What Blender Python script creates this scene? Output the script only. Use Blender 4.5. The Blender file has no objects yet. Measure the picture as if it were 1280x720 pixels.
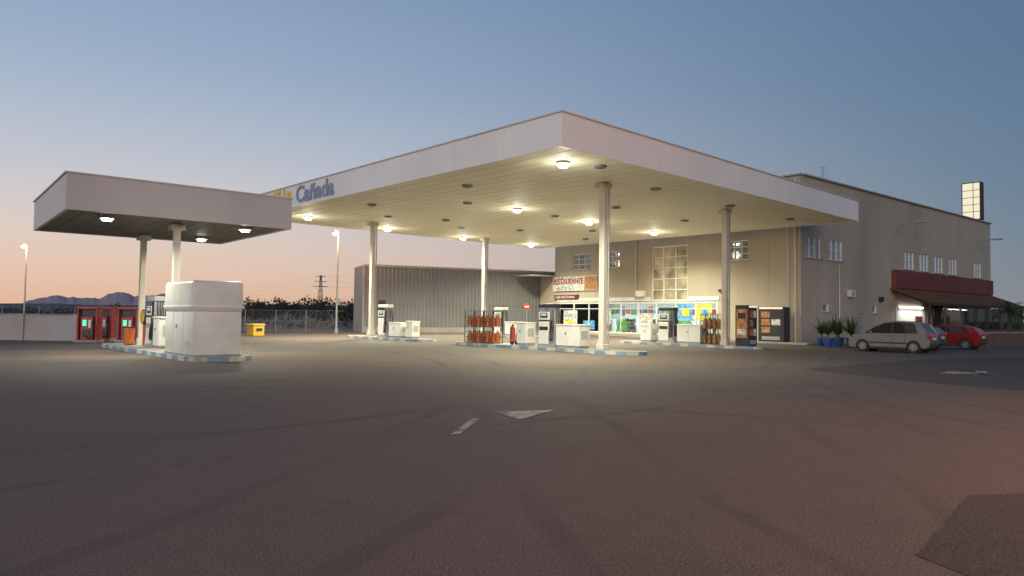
import bpy, bmesh, math, random
from mathutils import Vector, Matrix
random.seed(7)
sc = bpy.context.scene
sc.view_settings.view_transform = 'Standard'
sc.view_settings.look = 'None'
sc.view_settings.exposure = 0
D2R = math.radians

def srgb(r, g, b):
    f = lambda c: (c/255/12.92) if c/255 <= .04045 else ((c/255+.055)/1.055)**2.4
    return (f(r), f(g), f(b), 1)

# ------------------------------------------------------------ materials
def mat(name, col, rough=.6, var=.12, scale=3.0, metal=0.0, bump=0.0, stretch=(1, 1, 1), spec=.5, emis=None, es=0.0, dirt=None, dirt_amt=0.0):
    m = bpy.data.materials.new(name); m.use_nodes = True
    nt = m.node_tree; N = nt.nodes; L = nt.links
    p = N['Principled BSDF']
    p.inputs['Roughness'].default_value = rough
    p.inputs['Metallic'].default_value = metal
    p.inputs['Specular IOR Level'].default_value = spec
    col = tuple(col[:3])+(1,)
    tc = N.new('ShaderNodeTexCoord'); mp = N.new('ShaderNodeMapping')
    mp.inputs['Scale'].default_value = stretch
    L.new(tc.outputs['Object'], mp.inputs['Vector'])
    nz = N.new('ShaderNodeTexNoise'); nz.inputs['Scale'].default_value = scale
    nz.inputs['Detail'].default_value = 6
    L.new(mp.outputs[0], nz.inputs['Vector'])
    rp = N.new('ShaderNodeValToRGB')
    rp.color_ramp.elements[0].position = .3; rp.color_ramp.elements[1].position = .72
    rp.color_ramp.elements[0].color = tuple(max(0, c*(1-var)) for c in col[:3])+(1,)
    rp.color_ramp.elements[1].color = tuple(min(1, c*(1+var)) for c in col[:3])+(1,)
    L.new(nz.outputs['Fac'], rp.inputs[0])
    out = rp.outputs[0]
    if dirt:
        n2 = N.new('ShaderNodeTexNoise'); n2.inputs['Scale'].default_value = scale*.35; n2.inputs['Detail'].default_value = 8
        L.new(mp.outputs[0], n2.inputs['Vector'])
        r2 = N.new('ShaderNodeMapRange'); r2.inputs[1].default_value = .45; r2.inputs[2].default_value = .75
        r2.inputs[3].default_value = 0; r2.inputs[4].default_value = dirt_amt
        L.new(n2.outputs['Fac'], r2.inputs[0])
        mx = N.new('ShaderNodeMix'); mx.data_type = 'RGBA'
        L.new(r2.outputs[0], mx.inputs[0]); L.new(out, mx.inputs[6]); mx.inputs[7].default_value = tuple(dirt[:3])+(1,)
        out = mx.outputs[2]
    L.new(out, p.inputs['Base Color'])
    if bump:
        b = N.new('ShaderNodeBump'); b.inputs['Strength'].default_value = bump; b.inputs['Distance'].default_value = .02
        L.new(nz.outputs['Fac'], b.inputs['Height']); L.new(b.outputs[0], p.inputs['Normal'])
    if emis:
        p.inputs['Emission Color'].default_value = tuple(emis[:3])+(1,)
        p.inputs['Emission Strength'].default_value = es
    return m

M = {}
M['fascia'] = mat('fascia_white', (.80, .775, .755), .45, .03, .6, dirt=(.6, .56, .52), dirt_amt=.4, stretch=(1, 1, .3))
M['fascia_small'] = mat('fascia_grey', (.52, .50, .495), .45, .04, .6, dirt=(.36, .335, .32), dirt_amt=.5, stretch=(1, 1, .3))
M['fseam'] = mat('fascia_seam', (.54, .52, .50), .6, .02)
M['ceiling'] = mat('canopy_soffit', (.86, .83, .66), .6, .05, .5, dirt=(.66, .6, .44), dirt_amt=.5)
M['cseam'] = mat('soffit_seam', (.5, .47, .38), .7, .05)
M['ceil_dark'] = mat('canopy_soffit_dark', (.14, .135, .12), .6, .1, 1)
M['seam'] = mat('seam', (.28, .27, .25), .7, .05)
M['white'] = mat('white_paint', (.70, .70, .66), .4, .05, 2, dirt=(.42, .37, .3), dirt_amt=.5)
M['wseam'] = mat('door_gap', (.4, .4, .37), .7, .05)
M['white_frame'] = mat('white_frame', (.74, .74, .72), .4, .03)
M['column'] = mat('column_paint', (.6, .57, .5), .45, .08, 2, dirt=(.3, .25, .18), dirt_amt=.6, stretch=(1, 1, .3))
M['grey'] = mat('grey_metal', (.3, .3, .31), .45, .08)
M['galv'] = mat('galvanised', (.4, .4, .4), .4, .1, 5, metal=.5)
M['pylon'] = mat('pylon_steel', (.06, .06, .065), .7, .1)
M['dark'] = mat('dark_plastic', (.03, .03, .035), .45, .1)
M['black'] = mat('black_rubber', (.015, .015, .015), .6, .1)
M['red'] = mat('red_paint', (.34, .035, .03), .4, .12)
M['orange'] = mat('orange_cylinder', (.5, .12, .03), .4, .15, 4, dirt=(.25, .1, .04), dirt_amt=.5)
M['yellow'] = mat('yellow_plastic', (.6, .36, .04), .5, .1)
M['blue'] = mat('blue_glaze', (.03, .08, .25), .3, .1)
M['green'] = mat('green_plastic', (.03, .22, .08), .5, .1)
M['wall'] = mat('precast_concrete', (.42, .365, .275), .85, .07, .5, bump=.2, stretch=(1, 1, .25), dirt=(.27, .23, .175), dirt_amt=.6)
M['wallside'] = mat('precast_concrete_side', (.43, .36, .29), .85, .08, .5, bump=.2, stretch=(1, 1, .22), dirt=(.28, .23, .18), dirt_amt=.7)
M['wall_low'] = mat('boundary_wall_render', (.5, .45, .43), .85, .1, .6, dirt=(.34, .28, .26), dirt_amt=.6)
M['parapet'] = mat('metal_coping', (.35, .34, .33), .5, .05)
M['roof'] = mat('roof_membrane', (.2, .2, .2), .9, .1)
M['soil'] = mat('soil', (.08, .05, .03), .9, .2)
M['kerb_white'] = mat('kerb_white', (.5, .5, .46), .7, .1, 4, dirt=(.22, .2, .18), dirt_amt=1.0)
M['kerb_blue'] = mat('kerb_blue', (.18, .29, .39), .7, .1, 4, dirt=(.2, .19, .18), dirt_amt=1.0)
M['concrete'] = mat('concrete', (.3, .28, .25), .85, .12, 2, bump=.2, dirt=(.16, .14, .12), dirt_amt=.6)
M['terracotta'] = mat('awning_red', (.17, .036, .026), .65, .2, 1, dirt=(.09, .03, .02), dirt_amt=.5)
M['porchroof'] = mat('porch_roof', (.10, .05, .035), .8, .2, 1)
M['wood'] = mat('dark_wood', (.06, .035, .022), .6, .2, 2, stretch=(1, 6, 6))
M['brick'] = mat('brick_wall', (.13, .075, .055), .85, .2, 3)
M['foliage'] = mat('foliage', (.045, .07, .025), .6, .4, 8)
M['foliage_far'] = mat('foliage_far', (.03, .03, .025), .8, .3, .5)
M['bark'] = mat('bark', (.1, .07, .045), .9, .3, 6, bump=.5)
M['tile'] = mat('shop_floor', (.5, .5, .48), .3, .05)
M['interior'] = mat('shop_interior', (.7, .7, .66), .7, .05)
M['blind'] = mat('window_blind', (.33, .36, .4), .4, .15, 2)
M['warm_blind'] = mat('window_curtain', (.36, .32, .21), .25, .7, .9)
M['lamp'] = mat('lamp_lens', (1, 1, 1), .3, 0, emis=(1, 1, .96), es=40)
M['lamp_dim'] = mat('lamp_lens_dim', (1, 1, 1), .3, 0, emis=(1, .97, .9), es=5)
M['sodium'] = mat('sodium_lens', (1, .8, .5), .3, 0, emis=(1, .76, .42), es=18)
M['litsign'] = mat('lit_sign_face', (.4, .4, .3), .4, .05, .8, emis=(1, .91, .62), es=.75)
M['greenlamp'] = mat('green_led', (.1, .6, .3), .3, 0, emis=(.05, .9, .45), es=1.4)
M['bluelcd'] = mat('pump_display', (.2, .3, .3), .2, .1, emis=(.5, .75, .7), es=.5)
M['tail'] = mat('tail_lamp', (.4, .01, .01), .15, 0)
M['headl'] = mat('head_lamp', (.7, .72, .75), .1, 0)
M['hub'] = mat('wheel_hub', (.35, .35, .36), .3, .05, metal=.7)
M['carglass'] = mat('car_glass', (.012, .014, .016), .05, 0, spec=.6)
M['winglass'] = mat('window_glass', (.16, .19, .23), .06, .5, 1.2, spec=.9)
M['text_blue'] = mat('letter_blue', (.22, .28, .39), .5, .02)
M['text_yellow'] = mat('letter_yellow', (.85, .5, .02), .5, .02)
M['text_red'] = mat('letter_red', (.36, .05, .07), .5, .02)
M['sign_dark'] = mat('sign_maroon', (.12, .02, .02), .5, .05)
for nm, c in dict(pa=(.1, .32, .6), pb=(.75, .55, .06), pc=(.6, .1, .06), pd=(.6, .6, .56), pe=(.08, .3, .12), pf=(.42, .2, .07)).items():
    M[nm] = mat('print_'+nm, c, .5, .6, 5)

def shop_glass():
    m = bpy.data.materials.new('shop_glass'); m.use_nodes = True
    nt = m.node_tree; N = nt.nodes; L = nt.links; N.clear()
    o = N.new('ShaderNodeOutputMaterial'); mx = N.new('ShaderNodeMixShader'); f = N.new('ShaderNodeFresnel'); f.inputs[0].default_value = 1.45
    t = N.new('ShaderNodeBsdfTransparent'); t.inputs[0].default_value = (.88, .94, .92, 1); g = N.new('ShaderNodeBsdfGlossy'); g.inputs['Roughness'].default_value = .03
    L.new(f.outputs[0], mx.inputs[0]); L.new(t.outputs[0], mx.inputs[1]); L.new(g.outputs[0], mx.inputs[2]); L.new(mx.outputs[0], o.inputs[0])
    return m
M['glass'] = shop_glass()
M['corr'] = mat('corrugated_cladding', (.185, .18, .185), .5, .06, .4, dirt=(.13, .125, .12), dirt_amt=.5)
M['corr_light'] = mat('cladding_light', (.32, .30, .27), .5, .06, .4)

def asphalt(name, c1, c2, dust_glow, dust_glow_amt, arcs=()):  # dust tint; on the asphalt it includes painted sodium glow
    m = bpy.data.materials.new(name); m.use_nodes = True
    nt = m.node_tree; N = nt.nodes; L = nt.links; p = N['Principled BSDF']
    tc = N.new('ShaderNodeTexCoord')
    def noise(scale, detail, stretch=(1, 1, 1), rot=0, dist=0):
        mp = N.new('ShaderNodeMapping'); mp.inputs['Scale'].default_value = stretch; mp.inputs['Rotation'].default_value = (0, 0, rot)
        L.new(tc.outputs['Object'], mp.inputs[0])
        n = N.new('ShaderNodeTexNoise'); n.inputs['Scale'].default_value = scale; n.inputs['Detail'].default_value = detail
        n.inputs['Distortion'].default_value = dist
        L.new(mp.outputs[0], n.inputs['Vector']); return n.outputs['Fac']
    def mr(inp, a, b, c, d, smooth=False):
        r = N.new('ShaderNodeMapRange'); L.new(inp, r.inputs[0])
        if smooth: r.interpolation_type = 'SMOOTHSTEP'
        for i, v in enumerate((a, b, c, d)): r.inputs[i+1].default_value = v
        return r.outputs[0]
    def math_(op, a, b_=None):
        x = N.new('ShaderNodeMath'); x.operation = op
        for i, v in enumerate((a, b_)):
            if v is None: continue
            if isinstance(v, (int, float)): x.inputs[i].default_value = v
            else: L.new(v, x.inputs[i])
        return x.outputs[0]
    def mix(f, a, b):
        x = N.new('ShaderNodeMix'); x.data_type = 'RGBA'
        if hasattr(f, 'is_linked'): L.new(f, x.inputs[0])
        else: x.inputs[0].default_value = f
        for s, i in ((a, 6), (b, 7)):
            if isinstance(s, tuple): x.inputs[i].default_value = s
            else: L.new(s, x.inputs[i])
        return x.outputs[2]
    fine = noise(50, 6)
    c = mix(mr(noise(.09, 3), .35, .65, 0, 1, True), c1+(1,), c2+(1,))
    c = mix(mr(noise(.05, 2), .35, .62, 0, dust_glow_amt, True), c, dust_glow+(1,))
    c = mix(mr(noise(.55, 9), .48, .66, 0, .22, True), c, tuple(v*.55 for v in c1)+(1,))
    c = mix(mr(noise(3.5, 8), .4, .7, 0, .3), c, tuple(v*.6 for v in c1)+(1,))
    c = mix(mr(noise(5.5, 9), .55, .75, 0, .25), c, tuple(v*1.3 for v in dust_glow)+(1,))
    c = mix(mr(fine, .47, .60, 0, .7), c, tuple(v*1.7 for v in c2)+(1,))
    c = mix(mr(noise(80, 2), .50, .62, 0, .65), c, tuple(v*.36 for v in c1)+(1,))
    if arcs:
        wob = math_('MULTIPLY', noise(.12, 2), 1.6)
        brk = noise(.22, 5)
        tot = None
        for (ox, oy, r_, w_, am) in arcs:
            d = N.new('ShaderNodeVectorMath'); d.operation = 'DISTANCE'; L.new(tc.outputs['Object'], d.inputs[0]); d.inputs[1].default_value = (ox, oy, 0)
            e_ = math_('ABSOLUTE', math_('SUBTRACT', math_('ADD', d.outputs['Value'], wob), r_))
            a = math_('MULTIPLY', mr(e_, w_*.35, w_, 1, 0, True), mr(brk, .42, .62, .15*am, am))
            tot = a if tot is None else math_('MAXIMUM', tot, a)
        c = mix(tot, c, tuple(v*.42 for v in c1)+(1,))
        v = N.new('ShaderNodeTexVoronoi'); v.inputs['Scale'].default_value = .5; L.new(tc.outputs['Object'], v.inputs['Vector'])
        c = mix(mr(v.outputs['Distance'], .015, .08, .45, 0), c, (.03, .026, .023, 1))
    L.new(c, p.inputs['Base Color'])
    p.inputs['Roughness'].default_value = .8
    p.inputs['Specular IOR Level'].default_value = .3
    b = N.new('ShaderNodeBump'); b.inputs['Strength'].default_value = .5; b.inputs['Distance'].default_value = .01
    L.new(fine, b.inputs['Height']); L.new(b.outputs[0], p.inputs['Normal'])
    return m
ARCS = []
for (ox, oy, r0, am) in ((-14, 34, 33, .45), (-14, 34, 39, .35), (40, -18, 33, .45), (40, -18, 41, .35), (4, -34, 43, .45), (4, -34, 50, .35), (60, 60, 62, .35), (-30, -10, 45, .35), (-30, -10, 52, .3)):
    ARCS += [(ox, oy, r0, .17, am), (ox, oy, r0+1.8, .17, am)]
M['asphalt'] = asphalt('asphalt', (.100, .083, .071), (.116, .094, .079), (.148, .096, .072), .7, ARCS)  # dust colour reddened so it also holds the sodium lamp's glow
M['patch'] = asphalt('asphalt_patch', (.055, .048, .045), (.07, .06, .055), (.09, .064, .052), .4)
M['earth'] = asphalt('earth', (.16, .11, .075), (.22, .15, .1), (.25, .18, .12), .6)
M['marking'] = mat('road_paint', (.34, .30, .27), .7, .3, 9, dirt=(.12, .10, .085), dirt_amt=1.8)

# ------------------------------------------------------------ mesh builder
class MB:
    def __init__(s): s.bm = bmesh.new(); s.mats = []
    def mi(s, m):
        if m not in s.mats: s.mats.append(m)
        return s.mats.index(m)
    def _fin(s, verts, m, mtx=None):
        if mtx is not None: bmesh.ops.transform(s.bm, matrix=mtx, verts=verts)
        i = s.mi(m)
        for f in {f for v in verts for f in v.link_faces}: f.material_index = i
    def box(s, c, sz, m, rz=0, bevel=0, rx=0, ry=0):
        g = bmesh.ops.create_cube(s.bm, size=1)
        vs = g['verts']
        bmesh.ops.scale(s.bm, vec=sz, verts=vs)
        if bevel:
            es = list({e for v in vs for e in v.link_edges})
            r = bmesh.ops.bevel(s.bm, geom=es, offset=bevel, segments=2 if bevel < .1 else 4, affect='EDGES', profile=.5)
            vs = list({v for f in r['faces'] for v in f.verts} | {v for v in vs if v.is_valid})
        s._fin(vs, m, Matrix.Translation(c) @ Matrix.Rotation(rz, 4, 'Z') @ Matrix.Rotation(ry, 4, 'Y') @ Matrix.Rotation(rx, 4, 'X'))
    def cyl(s, p1, p2, r, m, seg=14, r2=None):
        p1 = Vector(p1); p2 = Vector(p2); d = p2-p1
        g = bmesh.ops.create_cone(s.bm, cap_ends=True, segments=seg, radius1=r, radius2=r if r2 is None else r2, depth=d.length)
        q = d.to_track_quat('Z', 'Y').to_matrix().to_4x4()
        s._fin(g['verts'], m, Matrix.Translation((p1+p2)/2) @ q)
    def tube(s, pts, r, m, seg=6):
        for a, b in zip(pts[:-1], pts[1:]): s.cyl(a, b, r, m, seg)
    def sph(s, c, r, m, sc_=(1, 1, 1), seg=14):
        g = bmesh.ops.create_uvsphere(s.bm, u_segments=seg, v_segments=seg//2+1, radius=r)
        s._fin(g['verts'], m, Matrix.Translation(c) @ Matrix.Diagonal((*sc_, 1)))
    def poly(s, pts, m):
        f = s.bm.faces.new([s.bm.verts.new(p) for p in pts]); f.material_index = s.mi(m); return f
    def prism(s, poly, hw, m):
        i = s.mi(m)
        a = [s.bm.verts.new((x, -hw(x, z), z)) for x, z in poly]
        b = [s.bm.verts.new((x, hw(x, z), z)) for x, z in poly]
        n = len(poly)
        fs = [s.bm.faces.new(a), s.bm.faces.new(b[::-1])]
        for k in range(n): fs.append(s.bm.faces.new((a[k], b[k], b[(k+1) % n], a[(k+1) % n])))
        for f in fs: f.material_index = i
        bmesh.ops.recalc_face_normals(s.bm, faces=fs)
    def obj(s, name, parent=None, loc=(0, 0, 0), rz=0, smooth=False):
        me = bpy.data.meshes.new(name); s.bm.to_mesh(me); s.bm.free()
        for m in s.mats: me.materials.append(m)
        o = bpy.data.objects.new(name, me); sc.collection.objects.link(o)
        o.location = loc; o.rotation_euler = (0, 0, rz)
        if parent: o.parent = parent
        if smooth:
            for p in me.polygons: p.use_smooth = True
            try:
                me.set_sharp_from_angle(angle=D2R(28))
            except Exception: pass
        return o

def empty(name, loc=(0, 0, 0), rz=0):
    e = bpy.data.objects.new(name, None); sc.collection.objects.link(e)
    e.location = loc; e.rotation_euler = (0, 0, rz); e.empty_display_size = .3
    return e

def text(name, body, size, loc, rot, m, parent, ext=.02, sx=1.0, off=.012):
    c = bpy.data.curves.new(name, 'FONT'); c.body = body; c.size = size; c.extrude = ext; c.offset = size*off
    c.materials.append(m)
    o = bpy.data.objects.new(name, c); sc.collection.objects.link(o)
    o.location = loc; o.rotation_euler = rot; o.scale = (sx, 1, 1)
    if parent: o.parent = parent
    return o
FACE_NX = (D2R(90), 0, D2R(-90))

def lamp(name, kind, loc, power, col, parent=None, rad=.15, rot=None, spot=None, size=None, blend=.5):
    l = bpy.data.lights.new(name, kind); l.energy = power; l.color = col
    if kind in ('POINT', 'SPOT'): l.shadow_soft_size = rad
    if kind == 'SPOT': l.spot_size = D2R(spot); l.spot_blend = blend
    if kind == 'AREA':
        l.shape = 'RECTANGLE'; l.size, l.size_y = size
    o = bpy.data.objects.new(name, l); sc.collection.objects.link(o); o.location = loc
    if rot: o.rotation_euler = rot
    if parent: o.parent = parent
    return o

# ------------------------------------------------------------ ground
b = MB(); b.poly([(-2500, -2500, -.004), (4500, -2500, -.004), (4500, 4500, -.004), (-2500, 4500, -.004)], M['earth']); b.obj('ground')
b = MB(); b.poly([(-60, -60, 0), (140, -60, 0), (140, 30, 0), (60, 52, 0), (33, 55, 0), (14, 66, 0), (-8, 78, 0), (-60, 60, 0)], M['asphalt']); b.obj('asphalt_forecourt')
b = MB(); b.poly([(23.2, 10.6, .004), (29, 10.5, .004), (35.6, 10.0, .004), (44, 6.4, .004), (44, 1.5, .004), (20.6, 3.2, .004), (21.6, 7, .004)], M['patch'])
rnd = random.Random(2); pp = []
cs = [(5.6, 1.75), (7.9, 2.0), (11, 0), (8, -2), (4, -1.5)]
for (ax_, ay_), (bx_, by_) in zip(cs, cs[1:]+cs[:1]):
    for k in range(24):
        t_ = k/24; pp.append((ax_+(bx_-ax_)*t_+rnd.uniform(-.012, .012), ay_+(by_-ay_)*t_+rnd.uniform(-.012, .012), .004))
b.poly(pp, M['patch']); b.obj('asphalt_repair_patch')

F = Vector((.6815, .7318, 0)); R = Vector((.7318, -.6815, 0))
def W(d, lat, z=0): return tuple(F*d+R*lat+Vector((0, 0, z)))
def marking(polys, name):
    b = MB()
    for p in polys: b.poly([(x, y, .008) for x, y in p], M['marking'])
    b.obj(name)
marking([[(8.14, 9.21), (7.88, 8.24), (9.17, 8.68)]], 'painted_arrow')
marking([[(6.13, 7.80), (6.22, 7.72), (7.42, 8.70), (7.33, 8.78)]], 'painted_lane_line')
marking([[(25.2, 7.15), (26.7, 5.9), (26.7, 7.3)], [(26.2, 6.3), (26.5, 6.1), (27.9, 6.5), (27.8, 6.8)]], 'painted_arrow')

# ------------------------------------------------------------ big canopy
cx0, cx1, cy0, cy1, H, FH = 18.53, 45.7, 17.35, 45.6, 7.83, 1.27
can = empty('petrol_station_canopy', (0, 0, 0))
b = MB()
t = .12
b.box(((cx0+cx1)/2, (cy0+cy1)/2, H+.12), (cx1-cx0-2*t-.02, cy1-cy0-2*t-.02, .16), M['ceiling'])
b.box(((cx0+cx1)/2, (cy0+cy1)/2, H+FH-.25), (cx1-cx0-2*t-.02, cy1-cy0-2*t-.02, .1), M['roof'])
b.obj('roof_deck', can)
b = MB()
b.box((cx0+t/2, (cy0+cy1)/2, H+FH/2), (t, cy1-cy0, FH), M['fascia'])
b.box((cx1-t/2, (cy0+cy1)/2, H+FH/2), (t, cy1-cy0, FH), M['fascia'])
b.box(((cx0+cx1)/2, cy0+t/2, H+FH/2), (cx1-cx0-2*t, t, FH), M['fascia'])
b.box(((cx0+cx1)/2, cy1-t/2, H+FH/2), (cx1-cx0-2*t, t, FH), M['fascia'])
b.obj('fascia', can)
b = MB()
b.box((cx0-.01, (cy0+cy1)/2, H+FH+.02), (.1, cy1-cy0+.1, .05), M['fseam']); b.box(((cx0+cx1)/2+.05, cy0-.01, H+FH+.02), (cx1-cx0, .1, .05), M['fseam'])
for i in range(1, 9):
    y = cy0+i*(cy1-cy0)/9; b.box((cx0-.002, y, H+FH/2), (.004, .010, FH-.1), M['fseam'])
    x = cx0+i*(cx1-cx0)/9; b.box((x, cy0-.002, H+FH/2), (.010, .004, FH-.1), M['fseam'])
for i in range(1, 34):
    x = cx0+i*.8
    if x < cx1-.3: b.box((x, (cy0+cy1)/2, H+.037), (.012, cy1-cy0-.4, .008), M['cseam'])
b.obj('trim', can)
b = MB()
lit = [(20.6, 19.2), (27.9, 29.6), (34.8, 30.1), (35.2, 43.6), (21.1, 42.0), (42.8, 43.6), (42.3, 30.3), (28, 43.4)]
vents = [(22.2, 18.6), (21.2, 26), (21.2, 34.5), (28, 20), (34.9, 20), (42, 20), (28, 36.5), (35, 36.8), (42.4, 37), (24.5, 30), (31.4, 29.9), (31.2, 25), (38.4, 25.2), (38.6, 33), (31.3, 39), (24.6, 38)]
for x, y in lit:
    b.cyl((x, y, H+.04), (x, y, H-.06), .26, M['grey'], 20); b.cyl((x, y, H-.06), (x, y, H-.17), .25, M['lamp'], 20, .18)
for x, y in vents:
    b.cyl((x, y, H+.04), (x, y, H-.05), .26, M['grey'], 20); b.cyl((x, y, H-.05), (x, y, H-.055), .2, M['dark'], 20)
b.obj('ceiling_luminaires', can)
for i, (x, y) in enumerate(lit):
    lamp('canopy_lamp_%d' % i, 'SPOT', (x, y, H-.22), 6000, (1, .975, .72), can, .2, (0, 0, 0), 152, blend=.7)
    lamp('soffit_fill_%d' % i, 'POINT', (x, y, H-1.0), 60, (1, .96, .72), can, .3)  # extra point without a fixture, added to brighten the soffit
for i, (x, y) in enumerate([(25.2, 20.9), (36.1, 21.0), (25.5, 41.3), (36.8, 42.8)]):
    b = MB()
    b.box((x, y, H/2+.03), (.26, .30, H-.02), M['column'], bevel=.02)
    b.box((x, y, H-.12), (.62, .5, .2), M['column']); b.box((x, y, .28), (.42, .42, .25), M['column'], bevel=.02)
    b.box((x, y, .45), (.32, .36, .3), M['column'])
    b.cyl((x+.2, y-.16, .3), (x+.2, y-.16, H), .04, M['grey'], 8)
    b.obj('column_%d' % (i+1), can)
lg = cx0-.03
text('lettering_la', 'La', 1.25, (lg, 40.1, H+.40), FACE_NX, M['text_yellow'], can, sx=.95, off=.03)
text('lettering_name', 'Cañada', 1.32, (lg, 38.4, H+.22), FACE_NX, M['text_blue'], can, sx=1.12, off=.025)
b = MB()
for k in range(7):
    a = D2R(-60+k*20); c = Vector((lg, 40.95, H+.6)); l = .85 if k % 2 else .6
    dd = Vector((0, -math.sin(a), math.cos(a))); nn = Vector((0, math.cos(a), math.sin(a)))
    p = [c-nn*.07, c+nn*.07, c+dd*l*.6+nn*.13, c+dd*l, c+dd*l*.6-nn*.08]
    b.poly([tuple(v+Vector((-.004*k, 0, 0))) for v in p], M['text_yellow'])
b.obj('emblem', can)

# ------------------------------------------------------------ small canopy
sc2 = empty('small_fuel_canopy', (9.25, 31.9, 0), D2R(-3))
sx, sy, h2, f2 = 7.9, 8.9, 5.08, 1.25
b = MB()
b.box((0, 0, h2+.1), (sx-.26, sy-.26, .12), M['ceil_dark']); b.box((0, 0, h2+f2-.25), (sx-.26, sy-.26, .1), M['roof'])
for sgn in (-1, 1):
    b.box((sgn*(sx/2-.06), 0, h2+f2/2), (.12, sy, f2), M['fascia_small']); b.box((0, sgn*(sy/2-.06), h2+f2/2), (sx-.24, .12, f2), M['fascia_small'])
b.box((-sx/2, 0, h2+f2+.02), (.1, sy+.1, .05), M['fseam']); b.box((.05, -sy/2, h2+f2+.02), (sx, .1, .05), M['fseam'])
for i in range(1, 12): b.box((-sx/2+i*.65, 0, h2+.037), (.03, sy-.4, .008), M['dark'])
b.obj('roof', sc2)
b = MB()
for y in (-2.85, 2.55):
    b.box((0, y, h2/2+.05), (.24, .24, h2-.02), M['column'], bevel=.02); b.box((0, y, h2-.15), (.5, .5, .2), M['column']); b.box((0, y, .3), (.36, .36, .3), M['column'])
b.obj('columns', sc2)
b = MB()
for i, (x, y) in enumerate([(-2.5, -3.3), (2.25, 1.8), (2.4, -3.5)]):
    b.box((x, y, h2-.02), (.5, .5, .14), M['grey']); b.cyl((x, y, h2-.09), (x, y, h2-.16), .19, M['lamp'], 18, .14)
    lamp('small_canopy_lamp_%d' % i, 'SPOT', (x, y, h2-.2), 1300, (1, .97, .74), sc2, .15, (0, 0, 0), 155, blend=.5)
b.obj('luminaires', sc2)

# ------------------------------------------------------------ islands
def island(x, y0, y1, w, name='pump_island'):
    e = empty(name, (x, (y0+y1)/2, 0)); L = y1-y0; b = MB()
    r = w/2
    n = 10; pts = []
    for k in range(n+1): a = math.pi+math.pi*k/n; pts.append((r*math.cos(a), -L/2+r+r*math.sin(a)*1.0))
    for k in range(n+1): a = math.pi*k/n; pts.append((r*math.cos(a), L/2-r+r*math.sin(a)))
    b.poly([(px, py, .15) for px, py in pts], M['concrete'])
    m = len(pts); acc = 0
    for k in range(m):
        p, q = Vector(pts[k]), Vector(pts[(k+1) % m]); seg = (q-p).length; cnt = max(1, round(seg/.6))
        for j in range(cnt):
            a0 = p.lerp(q, j/cnt); a1 = p.lerp(q, (j+1)/cnt); acc += (a1-a0).length
            mt = M['kerb_white'] if int(acc/.62) % 2 else M['kerb_blue']
            b.poly([(a0.x, a0.y, 0), (a1.x, a1.y, 0), (a1.x, a1.y, .152), (a0.x, a0.y, .152)], mt)
            i0 = a0*(1-.13/max(a0.length, .5)); i1 = a1*(1-.13/max(a1.length, .5))
            b.poly([(a0.x, a0.y, .154), (a1.x, a1.y, .154), (i1.x, i1.y, .154), (i0.x, i0.y, .154)], mt)
    b.obj('kerb_island', e)
island(9.2, 23.7, 36.6, 2.2); island(25.2, 18.6, 31.2, 1.7); island(25.4, 34.4, 43.4, 1.7); island(36.2, 18.6, 28.4, 1.7); island(36.7, 36.5, 44.6, 1.7)

# ------------------------------------------------------------ props
def fuel_pump(x, y, rz=0, top=None):
    e = empty('fuel_pump', (x, y, .15), rz); b = MB()
    top = top or M['red']
    b.box((0, 0, .06), (.5, 1.15, .12), M['grey'])
    b.box((0, .18, .68), (.46, .72, 1.12), M['white'], bevel=.03)
    b.box((0, .18, 1.28), (.40, .66, .08), M['dark'])
    b.box((0, .18, 1.52), (.44, .74, .40), M['white'], bevel=.03)
    b.box((0, -.36, 1.02), (.42, .32, 1.85), M['grey'], bevel=.02)
    b.box((0, -.02, 2.02), (.48, 1.12, .2), top, bevel=.03)
    for s in (-1, 1):
        b.box((s*.225, .18, 1.55), (.012, .5, .26), M['dark']); b.box((s*.234, .18, 1.58), (.006, .36, .12), M['bluelcd'])
        b.box((s*.233, .18, .9), (.006, .6, .18), top)
        for j, mm in enumerate((M['green'], M['dark'], M['red'])):
            yy = -.47+j*.1; b.box((s*.235, yy, 1.15), (.06, .06, .3), mm, bevel=.01)
            b.tube([(s*.24, yy, 1.02), (s*.3, yy, .7), (s*.32, yy, .42), (s*.30, yy-.02, .3), (s*.26, yy-.03, .42), (s*.24, yy-.04, 1.0), (s*.22, yy-.02, 1.9)], .018, M['black'])
    for j in range(3): b.tube([(.1*(j-1), -.53, 1.9), (.12*(j-1), -.62, 1.2), (.12*(j-1), -.62, .5), (.1*(j-1), -.56, .4), (.08*(j-1), -.54, 1.0)], .02, M['black'])
    b.obj('pump_body', e)
def cabinet(x, y, w, l, h, name='service_cabinet'):
    e = empty(name, (x, y, .15)); b = MB()
    b.box((0, 0, .05), (w-.08, l-.08, .1), M['grey']); b.box((0, 0, .1+(h-.18)/2), (w, l, h-.18), M['white'], bevel=.03)
    b.box((0, 0, h-.05), (w+.06, l+.06, .07), M['white'], bevel=.02)
    b.box((-w/2-.004, 0, h/2), (.008, .012, h-.3), M['wseam']); b.box((-w/2-.01, .1, h*.6), (.02, .04, .12), M['dark'])
    b.box((0, -l/2-.004, h*.55), (w*.6, .008, h*.35), M['wseam'])
    b.obj('cabinet_body', e)
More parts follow.
